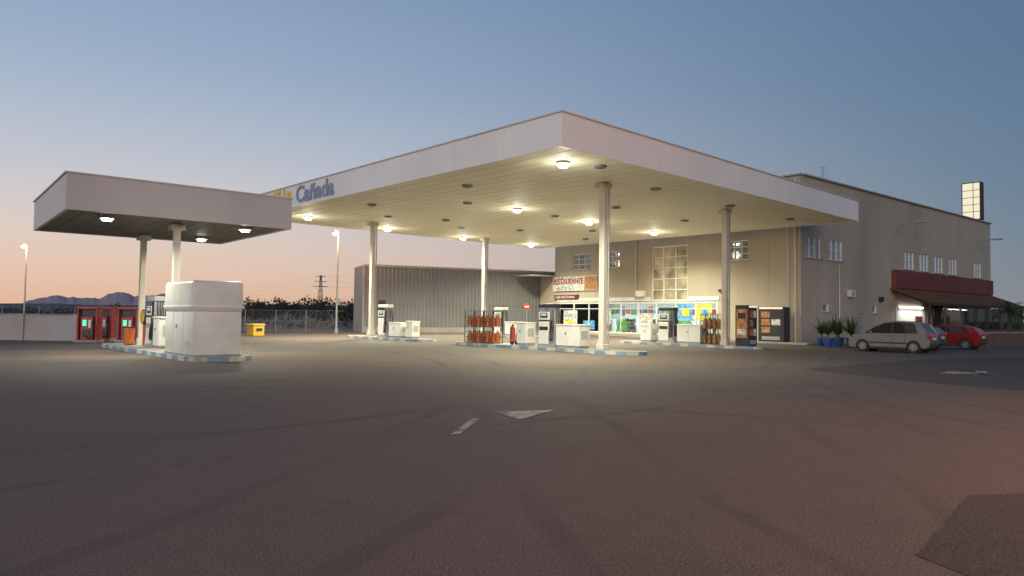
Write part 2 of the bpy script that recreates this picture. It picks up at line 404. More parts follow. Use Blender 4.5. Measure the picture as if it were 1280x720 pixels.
def extinguisher(x, y):
    e = empty('fire_extinguisher_trolley', (x, y, .15)); b = MB()
    b.cyl((0, 0, .15), (0, 0, .85), .14, M['red'], 16); b.sph((0, 0, .85), .14, M['red'], (1, 1, .7)); b.cyl((0, 0, .9), (0, 0, 1.05), .035, M['dark'], 8)
    b.tube([(0, 0, 1.03), (-.15, -.1, 1.0), (-.2, -.1, .6), (-.17, -.05, .35)], .018, M['black'])
    for s in (-1, 1): b.cyl((.12, s*.14, .12), (.12, s*.19, .12), .12, M['black'], 14)
    b.tube([(.14, -.12, .1), (.2, -.12, 1.15), (.2, .12, 1.15), (.14, .12, .1)], .015, M['red'])
    b.obj('extinguisher_body', e)
def gas_rack(x, y, l=2.4, rows=2, cyl=None, name='gas_cylinder_rack'):
    e = empty(name, (x, y, .15)); b = MB(); cyl = cyl or M['orange']; w = .75; h = .86*rows
    for sx_ in (-w/2, w/2):
        for k in range(4): b.cyl((sx_, -l/2+k*l/3, 0), (sx_, -l/2+k*l/3, h+.05), .025, M['dark'], 6)
        for k in range(rows*3+1): b.cyl((sx_, -l/2, k*h/(rows*3)+.03), (sx_, l/2, k*h/(rows*3)+.03), .012, M['dark'], 5)
        for k in range(14): b.cyl((sx_, -l/2+k*l/13, 0), (sx_, -l/2+k*l/13, h), .007, M['dark'], 4)
    for k in range(rows+1): b.box((0, 0, k*.86+.03), (w, l, .03), M['grey'])
    n = int(l/.33)
    for rr in range(rows):
        for i in range(n):
            for j in (-.18, .18):
                yy = -l/2+.2+i*(l-.4)/max(1, n-1); z = rr*.86+.06
                b.cyl((j, yy, z), (j, yy, z+.42), .145, cyl, 12); b.sph((j, yy, z+.42), .145, cyl, (1, 1, .75), 10); b.cyl((j, yy, z+.5), (j, yy, z+.63), .06, M['galv'], 8)
    b.obj('rack_and_cylinders', e, smooth=True)
def bin_(x, y, m, name='litter_bin', z=.15):
    e = empty(name, (x, y, z)); b = MB()
    b.cyl((0, 0, .05), (0, 0, .75), .2, m, 14, .24); b.cyl((0, 0, .75), (0, 0, .8), .26, M['dark'], 14); b.cyl((0, 0, 0), (0, 0, .05), .16, M['dark'], 14)
    b.obj('bin_body', e)
def vending(x, y, rz, w=.9, d=.8, h=2.2, z=.15, cols=('pa', 'pc', 'pb'), name='vending_machine', back='dark'):
    e = empty(name, (x, y, z), rz); b = MB()
    b.box((0, 0, h/2), (w, d, h), M['dark'], bevel=.03)
    b.box((0, -d/2-.008, h*.56), (w*.84, .014, h*.74), M[back])
    k = 0
    for i in range(3):
        for j in range(2):
            b.box((-w*.2+j*w*.4, -d/2-.018, h*(.34+i*.22)), (w*.34, .008, h*.17), M[cols[k % len(cols)]]); k += 1
    b.box((0, -d/2-.012, h*.1), (w*.7, .02, h*.1), M['grey'])
    b.box((0, -d/2-.012, h*.965), (w*.9, .02, h*.05), M['litsign'])
    b.box((-w/2-.006, 0, h*.55), (.01, d*.8, h*.7), M['pf'])
    for i in range(3): b.box((-w/2-.014, 0, h*(.34+i*.2)), (.008, d*.6, h*.14), M[cols[(i+1) % len(cols)]])
    b.obj('machine_body', e)

fuel_pump(25.2, 24.3, top=M['dark']); cabinet(25.2, 22.75, .8, 1.5, 1.15); cabinet(25.2, 25.95, .7, .7, 1.2); extinguisher(25.0, 26.75); gas_rack(25.2, 29.3, 2.3)
fuel_pump(25.4, 39.4, top=M['white']); cabinet(25.4, 37.8, .7, 1.3, 1.0); cabinet(25.4, 36.3, .6, .7, 1.1)
fuel_pump(36.2, 24.9, top=M['dark']); cabinet(36.2, 23.2, .8, 1.6, 1.15); cabinet(36.2, 26.3, .7, .8, 1.1); gas_rack(36.2, 21.9, 1.0, cyl=M['pf'])
vending(36.1, 19.7, 0, .95, .8, 2.25, cols=('pc', 'pd', 'pf', 'dark'))
fuel_pump(36.7, 40.6, top=M['white']); cabinet(36.7, 39.0, .8, 1.5, 1.05); bin_(36.6, 37.4, M['yellow'])
fuel_pump(9.25, 31.9, top=M['grey']); cabinet(9.25, 30.6, .7, .8, 1.3); bin_(8.9, 34.4, M['orange'])
e = empty('hose_reel', (9.2, 33.3, .15)); b = MB(); b.cyl((0, 0, 0), (0, 0, 1.2), .05, M['red'], 8); b.cyl((-.1, 0, 1.25), (.1, 0, 1.25), .3, M['yellow'], 18); b.cyl((-.08, 0, 1.25), (.08, 0, 1.25), .33, M['black'], 18); b.obj('reel', e)

e = empty('tank_housing', (9.07, 25.9, .15), D2R(-1)); b = MB()
b.box((0, 0, .85), (1.62, 3.0, 1.7), M['white'], bevel=.03)
b.box((0, 0, 2.03), (1.72, 3.1, 1.08), M['white'], bevel=.13)
b.box((0, 0, 1.68), (1.76, 3.14, .10), M['white'], bevel=.015)
b.box((-.813, -.5, .8), (.006, .012, 1.4), M['wseam']); b.box((-.813, .6, .8), (.006, .012, 1.4), M['wseam'])
b.box((-.825, .2, 1.0), (.03, .05, .14), M['galv']); b.box((0, 0, .03), (1.66, 3.04, .06), M['concrete'])
for z in (.35, .42, .49): b.box((-.815, -1.0, z), (.012, .5, .03), M['wseam'])
b.obj('housing_body', e, smooth=True)

# ------------------------------------------------------------ main building
bld = empty('service_station_building', (46.7, 21.5, 0), D2R(-4))
BH, LX, LY = 11.5, 36.8, 24.6
def wall(parent, name, axis, length, height, openings, m):
    b = MB(); dpt = .22
    us = sorted({0, length} | {v for o in openings for v in o[:2]}); zs = sorted({0, height} | {v for o in openings for v in o[2:]})
    P = (lambda u, z, dd=0: (dd, u, z)) if axis == 'y' else (lambda u, z, dd=0: (u, dd, z))
    for i in range(len(us)-1):
        for j in range(len(zs)-1):
            uc = (us[i]+us[i+1])/2; zc = (zs[j]+zs[j+1])/2
            if any(o[0] < uc < o[1] and o[2] < zc < o[3] for o in openings): continue
            b.poly([P(us[i], zs[j]), P(us[i+1], zs[j]), P(us[i+1], zs[j+1]), P(us[i], zs[j+1])], m)
            b.poly([P(us[i], zs[j], dpt), P(us[i+1], zs[j], dpt), P(us[i+1], zs[j+1], dpt), P(us[i], zs[j+1], dpt)], m)
    for a0, a1, z0, z1 in openings:
        for p, q in (((a0, z0), (a1, z0)), ((a1, z0), (a1, z1)), ((a1, z1), (a0, z1)), ((a0, z1), (a0, z0))):
            b.poly([P(*p), P(*q), P(*q, dpt), P(*p, dpt)], m)
    b.obj(name, parent)
front_op = [(9.3, 12.9, 3.0, 7.4), (3.97, 5.76, 5.9, 7.35), (19.9, 22.2, 5.9, 7.35), (16.4, 17.7, 5.9, 7.35), (6.6, 24.0, .25, 2.95)]
side_op = [(.6, 2.8, 5.9, 7.4), (3.7, 5.9, 5.9, 7.4), (16.2, 18.4, 5.9, 7.4), (19.3, 21.4, 5.9, 7.4), (22.5, 24.6, 5.9, 7.4), (25.8, 27.9, 5.9, 7.4), (32.1, 34.2, 5.9, 7.4), (3.0, 3.9, 2.2, 2.8), (8.2, 9.3, .02, 2.15), (10.6, 11.4, 2.2, 2.8)]
wall(bld, 'front_wall', 'y', LY, BH, front_op, M['wall'])
wall(bld, 'side_wall', 'x', LX, BH, side_op, M['wallside'])
b = MB()
b.poly([(0, LY, 0), (LX, LY, 0), (LX, LY, BH), (0, LY, BH)], M['wall']); b.poly([(LX, 0, 0), (LX, LY, 0), (LX, LY, BH), (LX, 0, BH)], M['wall'])
b.box((LX/2, LY/2, BH-.4), (LX-.5, LY-.5, .1), M['roof'])
b.box((-.02, LY/2, BH+.04), (.36, LY+.2, .09), M['parapet']); b.box((LX/2+.18, -.02, BH+.04), (LX-.04, .36, .09), M['parapet'])
b.obj('rear_walls_and_roof', bld)
b = MB()
for k in range(1, 11):
    y = k*2.4; z0, z1 = 3.2, BH-.05
    if 9.3 < y < 12.9: z0 = 7.5
    b.box((-.002, y, (z0+z1)/2), (.006, .022, z1-z0), M['seam'])
for k in range(1, 16):
    x = k*2.4-.2; por = 14 < x < 37
    b.box((x, -.002, BH/2+(3 if por else 0)), (.022, .006, BH-.1-(6 if por else 0)), M['seam'])
b.box((-.003, LY/2, 8.6), (.006, LY-.1, .02), M['seam']); b.box((LX/2, -.003, 8.6), (LX-.1, .006, .02), M['seam'])
b.obj('panel_joints', bld)
def window(b, axis, a0, a1, z0, z1, nx, nz, glass, fr=.07):
    P = (lambda u, z, dd, su, sz, sd: ((dd, u, z), (sd, su, sz))) if axis == 'y' else (lambda u, z, dd, su, sz, sd: ((u, dd, z), (su, sd, sz)))
    um = (a0+a1)/2; zm = (z0+z1)/2
    def bx(u, z, su, sz, dd=.12, sd=.08, m=M['white_frame']): c, s = P(u, z, dd, su, sz, sd); b.box(c, s, m)
    bx(um, zm, a1-a0-.01, z1-z0-.01, .17, .02, glass)
    bx(um, z0+fr/2, a1-a0, fr); bx(um, z1-fr/2, a1-a0, fr)
    bx(a0+fr/2, zm, fr, z1-z0-2*fr); bx(a1-fr/2, zm, fr, z1-z0-2*fr)
    for i in range(1, nx): bx(a0+(a1-a0)*i/nx, zm, fr*.8, z1-z0-2*fr, .121)
    for j in range(1, nz): bx(um, z0+(z1-z0)*j/nz, a1-a0-2*fr, fr*.7, .122, .07)
    if axis == 'x' or nz != 5: bx(um, z0-.03, a1-a0+.16, .06, -.01, .2, M['parapet'])
b = MB()
for a0, a1, z0, z1 in side_op[:7]: window(b, 'x', a0, a1, z0, z1, 3, 2, M['blind'], .06)
for o in (side_op[7], side_op[9]): window(b, 'x', *o, 1, 1, M['winglass'])
b.box((8.75, .1, 1.08), (1.08, .06, 2.1), M['grey'])
for o in front_op[1:4]: window(b, 'y', *o, 3, 3, M['winglass'])
window(b, 'y', *front_op[0], 3, 5, M['warm_blind'], .09)
b.obj('windows', bld)

b = MB()
y0, y1, z0, z1 = front_op[4]
b.box((.1, (y0+y1)/2, z0+.06), (.12, y1-y0, .12), M['white_frame']); b.box((.1, (y0+y1)/2, z1-.08), (.12, y1-y0, .16), M['white_frame'])
n = 9
for i in range(n+1): b.box((.1, y0+.05+(y1-y0-.1)*i/n, (z0+z1)/2), (.13, .09, z1-z0-.28), M['white_frame'])
b.box((.1, (y0+y1)/2, 2.35), (.11, y1-y0-.1, .06), M['white_frame'])
for ya, yb in ((y0-.2, 9.25), (12.95, y1+.2)): b.box((-.03, (ya+yb)/2, z1+.2), (.06, yb-ya, .32), M['white'])
b.obj('shopfront_frame', bld)
b = MB(); b.box((.1, (y0+y1)/2, (z0+z1)/2), (.012, y1-y0-.1, z1-z0-.1), M['glass']); b.obj('shopfront_glazing', bld)
b = MB()
rnd = random.Random(3)
for (ya, yb, za, zb, mm) in [(21.6, 23.4, .9, 2.2, 'pd'), (21.8, 23.2, 1.0, 1.35, 'pb'), (19.4, 20.8, .5, 1.3, 'pa'), (17.4, 18.6, 1.0, 2.2, 'pd'), (15.5, 16.7, .5, 1.3, 'pe'), (12.8, 14.3, .9, 2.0, 'pd'), (8.9, 10.3, 1.5, 2.7, 'pa'), (7.1, 8.5, 1.5, 2.7, 'pb'), (9.2, 9.9, 1.8, 2.3, 'pb'), (7.4, 8.0, 1.8, 2.4, 'pa'), (8.9, 10.2, .5, 1.4, 'pe'), (7.0, 8.4, .5, 1.4, 'pd'), (10.9, 12.2, .6, 2.0, 'pf')]:
    rr = rnd.random()*.006
    b.box((.07-rr-(.012 if (zb-za) < .7 else 0), (ya+yb)/2, (za+zb)/2), (.008, yb-ya, zb-za), M[mm])
b.obj('window_posters', bld)
text('poster_open', 'ABIERTO', .42, (.045, 23.35, 1.55), FACE_NX, M['text_blue'], bld, .004)
b = MB()
b.box((3.4, (y0+y1)/2, .12), (6.2, y1-y0+1, .1), M['tile']); b.box((6.5, (y0+y1)/2, 1.7), (.1, y1-y0+1, 3.2), M['interior'])
b.box((3.4, (y0+y1)/2, 3.2), (6.2, y1-y0+1, .06), M['interior']); b.box((3.4, y0-.6, 1.7), (6.2, .1, 3.1), M['interior']); b.box((3.4, y1+.4, 1.7), (6.2, .1, 3.1), M['interior'])
b.obj('shop_room', bld)
b = MB(); cols = ['pa', 'pb', 'pc', 'pd', 'pe', 'pf', 'white', 'red', 'blue']
for k in range(6):
    yc = y0+1.6+k*2.8
    for xx in (1.6, 4.2):
        b.box((xx, yc, .8), (.5, 1.9, 1.25), M['white'])
        for j in range(4):
            for i in range(9):
                hh = .15+rnd.random()*.12
                b.box((xx-.3, yc-.85+i*.21, .28+j*.33+hh/2), (.12, .17, hh), M[rnd.choice(cols)])
for i in range(24): b.box((6.38, y0+.5+i*.7, 2.2), (.1, .5, .35+rnd.random()*.5), M[rnd.choice(cols)])
b.obj('shop_shelves', bld)
b = MB()
for k in range(6): b.box((2.2, y0+1.6+k*2.8, 3.14), (.3, 1.6, .05), M['lamp_dim'])
b.obj('shop_ceiling_lights', bld)
for k in range(3): lamp('shop_light_%d' % k, 'AREA', (2.6, y0+3+k*5.6, 3.05), 430, (.8, .96, 1), bld, rot=(0, 0, 0), size=(2.5, 4.5))

b = MB()
b.box((-.09, 21.8, 4.65), (.16, 5.8, 1.35), M['pd'], bevel=.02); b.box((-.18, 19.7, 4.65), (.02, 1.5, 1.2), M['pf'])
b.box((-.09, 22.9, 3.42), (.14, 3.2, .42), M['sign_dark']); b.obj('restaurant_sign_board', bld)
text('restaurant_lettering', 'RESTAURANTE', .74, (-.2, 24.55, 4.62), FACE_NX, M['text_red'], bld, .01, sx=.8, off=.02)
text('restaurant_lettering_small', 'B  O  D  A  S', .4, (-.2, 24.0, 4.12), FACE_NX, M['text_blue'], bld, .01)
text('night_till_lettering', 'CAJA NOCTURNA', .33, (-.17, 24.35, 3.31), FACE_NX, M['white'], bld, .005, sx=.95)
b = MB()
b.cyl((-.1, .35, .1), (-.1, .35, BH-.2), .06, M['column'], 10); b.cyl((-.1, .9, .1), (-.1, .9, 8.2), .04, M['column'], 8)
b.cyl((-.1, 14.5, 3.2), (-.1, 14.5, 8.2), .05, M['column'], 8)
for z in (2, 4.5, 7): b.box((-.06, .35, z), (.12, .2, .05), M['galv'])
b.box((-.2, 13.9, 3.6), (.35, .8, .5), M['white']); b.box((-.12, 6.2, 3.7), (.2, .35, .2), M['dark'])
b.cyl((5.2, -.1, .1), (5.2, -.1, 5.6), .05, M['column'], 8)
b.box((6.8, -.2, 3.6), (.7, .3, .5), M['white']); b.cyl((6.8, -.36, 3.6), (6.8, -.365, 3.6), .18, M['grey'], 16); b.box((11.9, -.12, 3.3), (.5, .2, .35), M['dark'])
b.obj('downpipes_and_fittings', bld)
b = MB(); b.box((-1.0, LY/2, .06), (2.0, LY+3, .12), M['concrete'], bevel=.02); b.box((7.1, -.9, .06), (14.2, 1.8, .12), M['concrete'], bevel=.02); b.obj('building_pavement', bld)
b = MB(); b.box((2.6, LY+1.1, 2.7), (5, 2.2, 5.4), M['wall']); b.box((-.0, LY+1.1, 1.4), (.3, 1.5, 2.3), M['winglass']); b.box((-.0, LY+1.1, 5.42), (5.6, 2.5, .1), M['parapet']); b.obj('annex', bld)
for t_ in (14.7, 32.5):
    b = MB(); pts = [(t_, 0, 9.0), (t_, -.5, 9.35), (t_, -1.1, 9.5), (t_, -1.7, 9.5)]
    b.tube(pts, .05, M['grey'], 8); b.box((t_, -.02, 9.0), (.14, .05, .4), M['grey']); b.box((t_, -1.95, 9.48), (.3, .75, .14), M['grey'], bevel=.03)
    b.obj('wall_lamp_bracket', bld)
b = MB(); xs = 35.2; ys = 1.0
b.box((xs, ys, 13.7), (.9, 1.7, 3.8), M['wood'], bevel=.02); b.box((xs-.46, ys, 13.7), (.02, 1.5, 3.6), M['litsign'])
for i in range(1, 5): b.box((xs-.48, ys, 11.9+i*.72), (.02, 1.52, .05), M['wood'])
b.box((xs-.482, ys-.2, 13.7), (.02, .05, 3.6), M['wood'])
for yy in (ys-.6, ys+.6): b.cyl((xs, yy, 11.1), (xs, yy, 11.9), .08, M['galv'], 8)
b.obj('roof_light_box', bld)
b = MB(); b.cyl((6, 1.5, 11), (6, 1.5, 13.2), .03, M['grey'], 6)
for k in range(5): b.cyl((6, 1.5-.35+k*.03, 12.2+k*.22), (6, 1.5+.35-k*.03, 12.2+k*.22), .014, M['grey'], 4)
b.obj('roof_antenna', bld)
b = MB()
b.box((25.2, -.17, 5.0), (22.4, .34, 1.45), M['terracotta'])
b.obj('red_band', bld)
b = MB(); X0, X1, PY = 13.6, 36.4, -2.9
ang = math.atan2(1.15, 2.9)
b.box(((X0+X1)/2, PY/2-.15, 3.62), (X1-X0, 3.2, .1), M['porchroof'], rx=ang)
for k in range(60): b.box((X0+.2+k*(X1-X0-.4)/59, PY/2-.15, 3.685), (.06, 3.18, .05), M['porchroof'], rx=ang)
b.box(((X0+X1)/2, PY-.05, 3.0), (X1-X0, .12, .26), M['wood'])
for k in range(24):
    x = X0+.3+k*(X1-X0-.6)/23; b.box((x, PY/2-.12, 3.48), (.1, 3.0, .14), M['wood'], rx=ang)
for k in range(8): b.box((X0+.3+k*(X1-X0-.6)/7, PY+.1, 1.45), (.14, .14, 2.9), M['wood'])
b.obj('terrace_porch', bld)
b = MB()
b.box((29, PY+.1, .45), (14.2, .1, .9), M['brick']); b.box((29, PY+.1, 1.85), (14.2, .03, 1.85), M['glass']); b.box((22, -1.5, 1.4), (.06, 2.7, 2.8), M['glass'])
for k in range(8): b.box((22+k*2, PY+.1, 1.85), (.08, .1, 1.9), M['wood'])
b.box((29, -.05, 1.5), (14, .06, 2.9), M['wood'])
b.box((17.5, -.05, 1.5), (5.5, .06, 2.6), M['interior']); b.box((17.5, -.1, 2.75), (4.5, .12, .14), M['lamp_dim']); b.box((19, -.09, 1.05), (1.4, .06, 2.0), M['sign_dark'])
for k in range(5):
    x = 23.5+k*2.6; b.cyl((x, -1.5, .12), (x, -1.5, .74), .04, M['grey'], 8); b.cyl((x, -1.5, .74), (x, -1.5, .78), .45, M['white'], 18)
b.obj('terrace_enclosure', bld)
lamp('terrace_lamp', 'AREA', (17.5, -.5, 2.7), 120, (1, .97, .88), bld, rot=(D2R(-20), 0, 0), size=(4.5, .2))
vending(45.9, 23.0, D2R(-94), 1.9, .8, 2.35, z=.12, cols=('pf', 'dark', 'pf', 'pd'))

# ------------------------------------------------------------ vehicles
def car(x, y, rz, paint, L_=4.1, Hh=1.6, mono=True, rough=.25, lift=0):
    body = mat('car_paint', paint, rough, .03, 1, metal=.35)
    e = empty('parked_car', (x, y, 0), rz); b = MB(); o = -L_/2; s = L_/4.2; W2 = .85
    def arch(cx, r=.36, n=9): return [(cx-r*math.cos(math.pi*k/(n-1)), .3+r*math.sin(math.pi*k/(n-1))*1.0) for k in range(n)]
    fr, rr_ = .82, 3.42
    low = [(.06, .24), (.4, .2)]+arch(fr)+[(rr_-.5, .2)]+arch(rr_)+[(3.95, .26), (4.14, .34), (4.2, .55), (4.17, .95), (4.1, 1.02), (3.0, 1.0), (1.2, .99), (.95, .97)]
    low += [(.45, .88), (.14, .74), (.02, .57), (0, .36)] if mono else [(.35, .84), (.08, .70), (0, .5), (0, .34)]
    def hw(px, pz):
        u = px/4.2; w = W2*(1-.22*max(0, (.16-u)/.16)**2-.12*max(0, (u-.9)/.1)**2)
        if pz > .6: w -= (pz-.6)*.10
        if pz < .35: w -= .04
        return w
    b.prism([(o+px*s, pz) for px, pz in low], lambda px, pz: hw((px-o)/s, pz), body)
    k = Hh/1.6
    gp = [(.86, .96), (1.5, 1.38*k), (1.9, 1.57*k), (2.5, 1.63*k), (3.2, 1.60*k), (3.74, 1.48*k), (4.1, 1.0)] if mono else [(1.2, .96), (1.8, 1.37*k), (2.05, 1.49*k), (2.5, 1.53*k), (3.2, 1.5*k), (3.75, 1.36*k), (4.08, 1.0)]
    def gw(px, pz): return .775-(max(0, pz-.98))*.26
    b.prism([(o+px*s, pz) for px, pz in gp], lambda px, pz: gw(px, pz), M['carglass'])
    up_ = [(p_[0], p_[1]+.02) for p_ in gp[1:6]]; dn_ = [(p_[0]+(.06 if i_ == 0 else -.06 if i_ == 4 else 0), p_[1]-.05) for i_, p_ in enumerate(gp[1:6])]
    b.prism([(o+px*s, pz) for px, pz in dn_+up_[::-1]], lambda px, pz: gw(px, pz)+.012, body)
    zt = gp[4][1]-.03
    for sg in (-1, 1):
        for (xa, xb, xc, xd, mm, off_) in ((3.66, 4.1, 3.4, 3.68, body, .012), (2.32, 2.41, 2.30, 2.37, M['dark'], .007), (3.1, 3.18, 3.06, 3.12, M['dark'], .007)):
            b.poly([(o+xa*s, sg*(gw(0, .97)+off_), .97), (o+xb*s, sg*(gw(0, .97)+off_), .97), (o+xd*s, sg*(gw(0, zt-.03)+off_), zt-.03), (o+xc*s, sg*(gw(0, zt-.03)+off_), zt-.03)], mm)
        a = Vector((o+gp[0][0]*s, sg*(gw(0, .96)), .96)); c = Vector((o+gp[1][0]*s, sg*(gw(0, gp[1][1])), gp[1][1])); b.cyl(a, c, .035, body, 6)
        a = Vector((o+gp[5][0]*s, sg*(gw(0, gp[5][1])), gp[5][1])); c = Vector((o+gp[6][0]*s, sg*(gw(0, 1.0)), 1.0)); b.cyl(a, c, .04, body, 6)
        for cx in (fr, rr_):
            px = o+cx*s; b.cyl((px, sg*.62, .31), (px, sg*.835, .31), .31, M['black'], 24); b.cyl((px, sg*.83, .31), (px, sg*.845, .31), .19, M['hub'], 16)
            for q in range(5):
                a_ = q*1.2566; b.cyl((px+.12*math.cos(a_), sg*.846, .31+.12*math.sin(a_)), (px+.12*math.cos(a_), sg*.848, .31+.12*math.sin(a_)), .035, M['dark'], 6)
            b.cyl((px, sg*.3, .31), (px, sg*.66, .31), .36, M['black'], 20)
        b.box((o+1.3*s, sg*.9, 1.03), (.12, .16, .12), body, bevel=.02)
        b.box((o+2.36*s, sg*.853, .62), (.012, .01, .62), M['dark']); b.box((o+3.0*s, sg*.853, .7), (.012, .01, .5), M['dark'])
        b.box((o+2.1*s, sg*.85, .5), (2.0*s, .03, .07), M['dark']); b.box((o+2.15*s, sg*.835, .86), (.16, .03, .03), M['dark'])
        b.box((o+2.1*s, sg*.80, .24), (1.8*s, .05, .12), M['dark'])
        b.box((o+.22*s, sg*.6, .66), (.26, .26, .13), M['headl'], bevel=.03, rz=sg*.3)
        b.box((o+4.13*s, sg*.66, .9), (.12, .2, .3), M['tail'], bevel=.03)
    b.box((o+4.2*s, 0, .45), (.05, 1.3, .14), M['dark'], bevel=.01); b.box((o+4.19*s, 0, .75), (.03, .5, .12), M['white']); b.box((o+.0*s, 0, .42), (.05, 1.1, .16), M['dark'])
    b.box((0, 0, .26), (3.4, 1.3, .12), M['black'])
    b.obj('car_body', e, smooth=True)
car(40.3, 13.6, D2R(-90), (.19, .195, .185), 4.0, 1.6)
car(44.0, 14.3, D2R(-90), (.08, .095, .12), 4.1, 1.5, False)
car(48.2, 13.3, D2R(-91), (.26, .018, .015), 4.0, 1.5, False)

# ------------------------------------------------------------ planters
def planter(x, y, h, n, seed):
    rnd = random.Random(seed); e = empty('potted_plant', (x, y, 0)); b = MB()
    b.cyl((0, 0, 0), (0, 0, .5), .2, M['blue'], 18, .3); b.cyl((0, 0, .5), (0, 0, .56), .33, M['blue'], 18); b.cyl((0, 0, .56), (0, 0, .565), .29, M['soil'], 14)
    b.cyl((0, 0, .5), (0, 0, .8), .05, M['bark'], 8)
    for k in range(n):
        a = rnd.random()*6.283; up = .35+rnd.random()*1.1; l = h*(.6+rnd.random()*.5); w = .03+rnd.random()*.03
        pts = []
        for j in range(6):
            t_ = j/5; rr = l*t_*math.cos(up)*(.8+.3*t_); zz = .75+l*math.sin(up)*t_-.5*l*t_*t_*(1-math.sin(up)*.7)
            pts.append(Vector((rr*math.cos(a), rr*math.sin(a), zz)))
        nn = Vector((-math.sin(a), math.cos(a), 0))
        for j in range(5):
            w0 = w*(1-(j/5)**2); w1 = w*(1-((j+1)/5)**2)
            b.poly([pts[j]-nn*w0, pts[j]+nn*w0, pts[j+1]+nn*w1+Vector((0, 0, .001)), pts[j+1]-nn*w1], M['foliage'])
    b.obj('pot_and_leaves', e)
planter(42.7, 18.0, 1.2, 70, 1); planter(43.5, 17.8, 1.6, 80, 2); planter(44.6, 17.4, 1.5, 80, 3); planter(43.9, 18.9, 1.4, 60, 4); planter(45.3, 18.4, 1.1, 50, 5)

b = MB(); b.box((0, 0, .45), (9, .25, .9), M['brick']); b.box((0, 0, .93), (9.1, .32, .07), M['concrete']); b.obj('brick_garden_wall', None, (57.6, 12.0, 0), D2R(-12))
e = empty('palm_tree', (64.2, 13.4, 0)); b = MB(); rnd = random.Random(9)
for k in range(8): b.cyl((0, 0, k*.32), (0, 0, k*.32+.34), .2-.006*k, M['bark'], 10, .16-.006*k)
for k in range(46):
    a = rnd.random()*6.283; up = -.2+rnd.random()*1.3; l = 1.7+rnd.random()*.5; prev = None
    for j in range(9):
        t_ = j/8; rr = l*t_*math.cos(up); zz = 2.55+l*math.sin(up)*t_-1.0*t_*t_
        p = Vector((rr*math.cos(a), rr*math.sin(a), zz))
        if prev is not None:
            nn = Vector((-math.sin(a), math.cos(a), 0)); dr = (p-prev)
            for sg in (-1, 1):
                for q in (0, .5):
                    o_ = prev+dr*q; w = .34*(1-t_*.6)
                    b.poly([o_, o_+dr*.35, o_+dr*.7+nn*sg*w+Vector((0, 0, -.12))], M['foliage'])
        prev = p
b.obj('trunk_and_fronds', e)

# ------------------------------------------------------------ warehouse
ax = Vector((32.5, 53.9)); bx = Vector((51.5, 47.3)); dv = bx-ax; wl = dv.length
wh = empty('warehouse', (ax.x, ax.y, 0), math.atan2(dv.y, dv.x)); b = MB()
pitch = .36; n = int(wl/pitch); pts = []
for k in range(n+1):
    x = k*pitch
    pts += [(x, 0), (x+.13, 0), (x+.18, .06), (x+.31, .06)]
pts = [p for p in pts if p[0] <= wl]
for za, zb in ((.5, 2.55), (2.62, 4.6), (4.67, 5.8)):
    for p, q in zip(pts[:-1], pts[1:]): b.poly([(p[0], p[1], za), (q[0], q[1], za), (q[0], q[1], zb), (p[0], p[1], zb)], M['corr'])
for z in (2.585, 4.635): b.box((wl/2, .03, z), (wl, .1, .07), M['corr'])
b.box((wl/2, .17, .25), (wl, .25, .5), M['concrete'])
b.box((wl/2, -.02, 5.9), (wl+.1, .2, .2), M['corr_light']); b.box((wl/2, 2.2, 5.85), (wl, 4.0, .1), M['roof'])
b.box((-.05, 1.95, 2.95), (.1, 3.9, 5.9), M['corr_light']); b.box((wl/2, 4.2, 2.9), (wl, .1, 5.8), M['corr'])
b.box((1.6, -.06, 2.4), (.6, .06, .9), M['dark'])
b.obj('warehouse_shell', wh)
e = empty('no_entry_sign', (45.6, 46.9, 0)); b = MB(); b.cyl((0, 0, 0), (0, 0, 2.8), .03, M['galv'], 8)
b.cyl((-.04, 0, 2.5), (-.07, 0, 2.5), .3, M['red'], 24); b.box((-.075, 0, 2.5), (.01, .4, .1), M['white']); b.obj('sign_and_post', e)
e.rotation_euler = (0, 0, .6)

# ------------------------------------------------------------ street lamps
def street_lamp(x, y, h, aim, power, arm=1.0, col=(1, .55, .22)):
    e = empty('street_lamp', (x, y, 0), aim); b = MB()
    b.cyl((0, 0, 0), (0, 0, .4), .14, M['galv'], 10); b.cyl((0, 0, .4), (0, 0, h-.1), .085, M['galv'], 10, .05)
    b.tube([(0, 0, h-.1), (arm*.4, 0, h+.05), (arm, 0, h+.1)], .035, M['galv'], 8)
    b.box((arm+.2, 0, h+.1), (.7, .28, .14), M['grey'], bevel=.04); b.sph((arm+.22, 0, h+.02), .26, M['sodium'], (1.2, .9, .8))
    b.obj('post_and_head', e)
    lamp('lamp_bulb', 'POINT', (arm+.22, 0, h-.35), power, col, e, .15)
street_lamp(29.0, 52.3, 8.2, D2R(-140), 900, .4)
street_lamp(12.6, 86.5, 8.0, D2R(-120), 700, .4)
street_lamp(12.0, -5.5, 9.0, D2R(120), 5200, 1.2, (1, .5, .27))

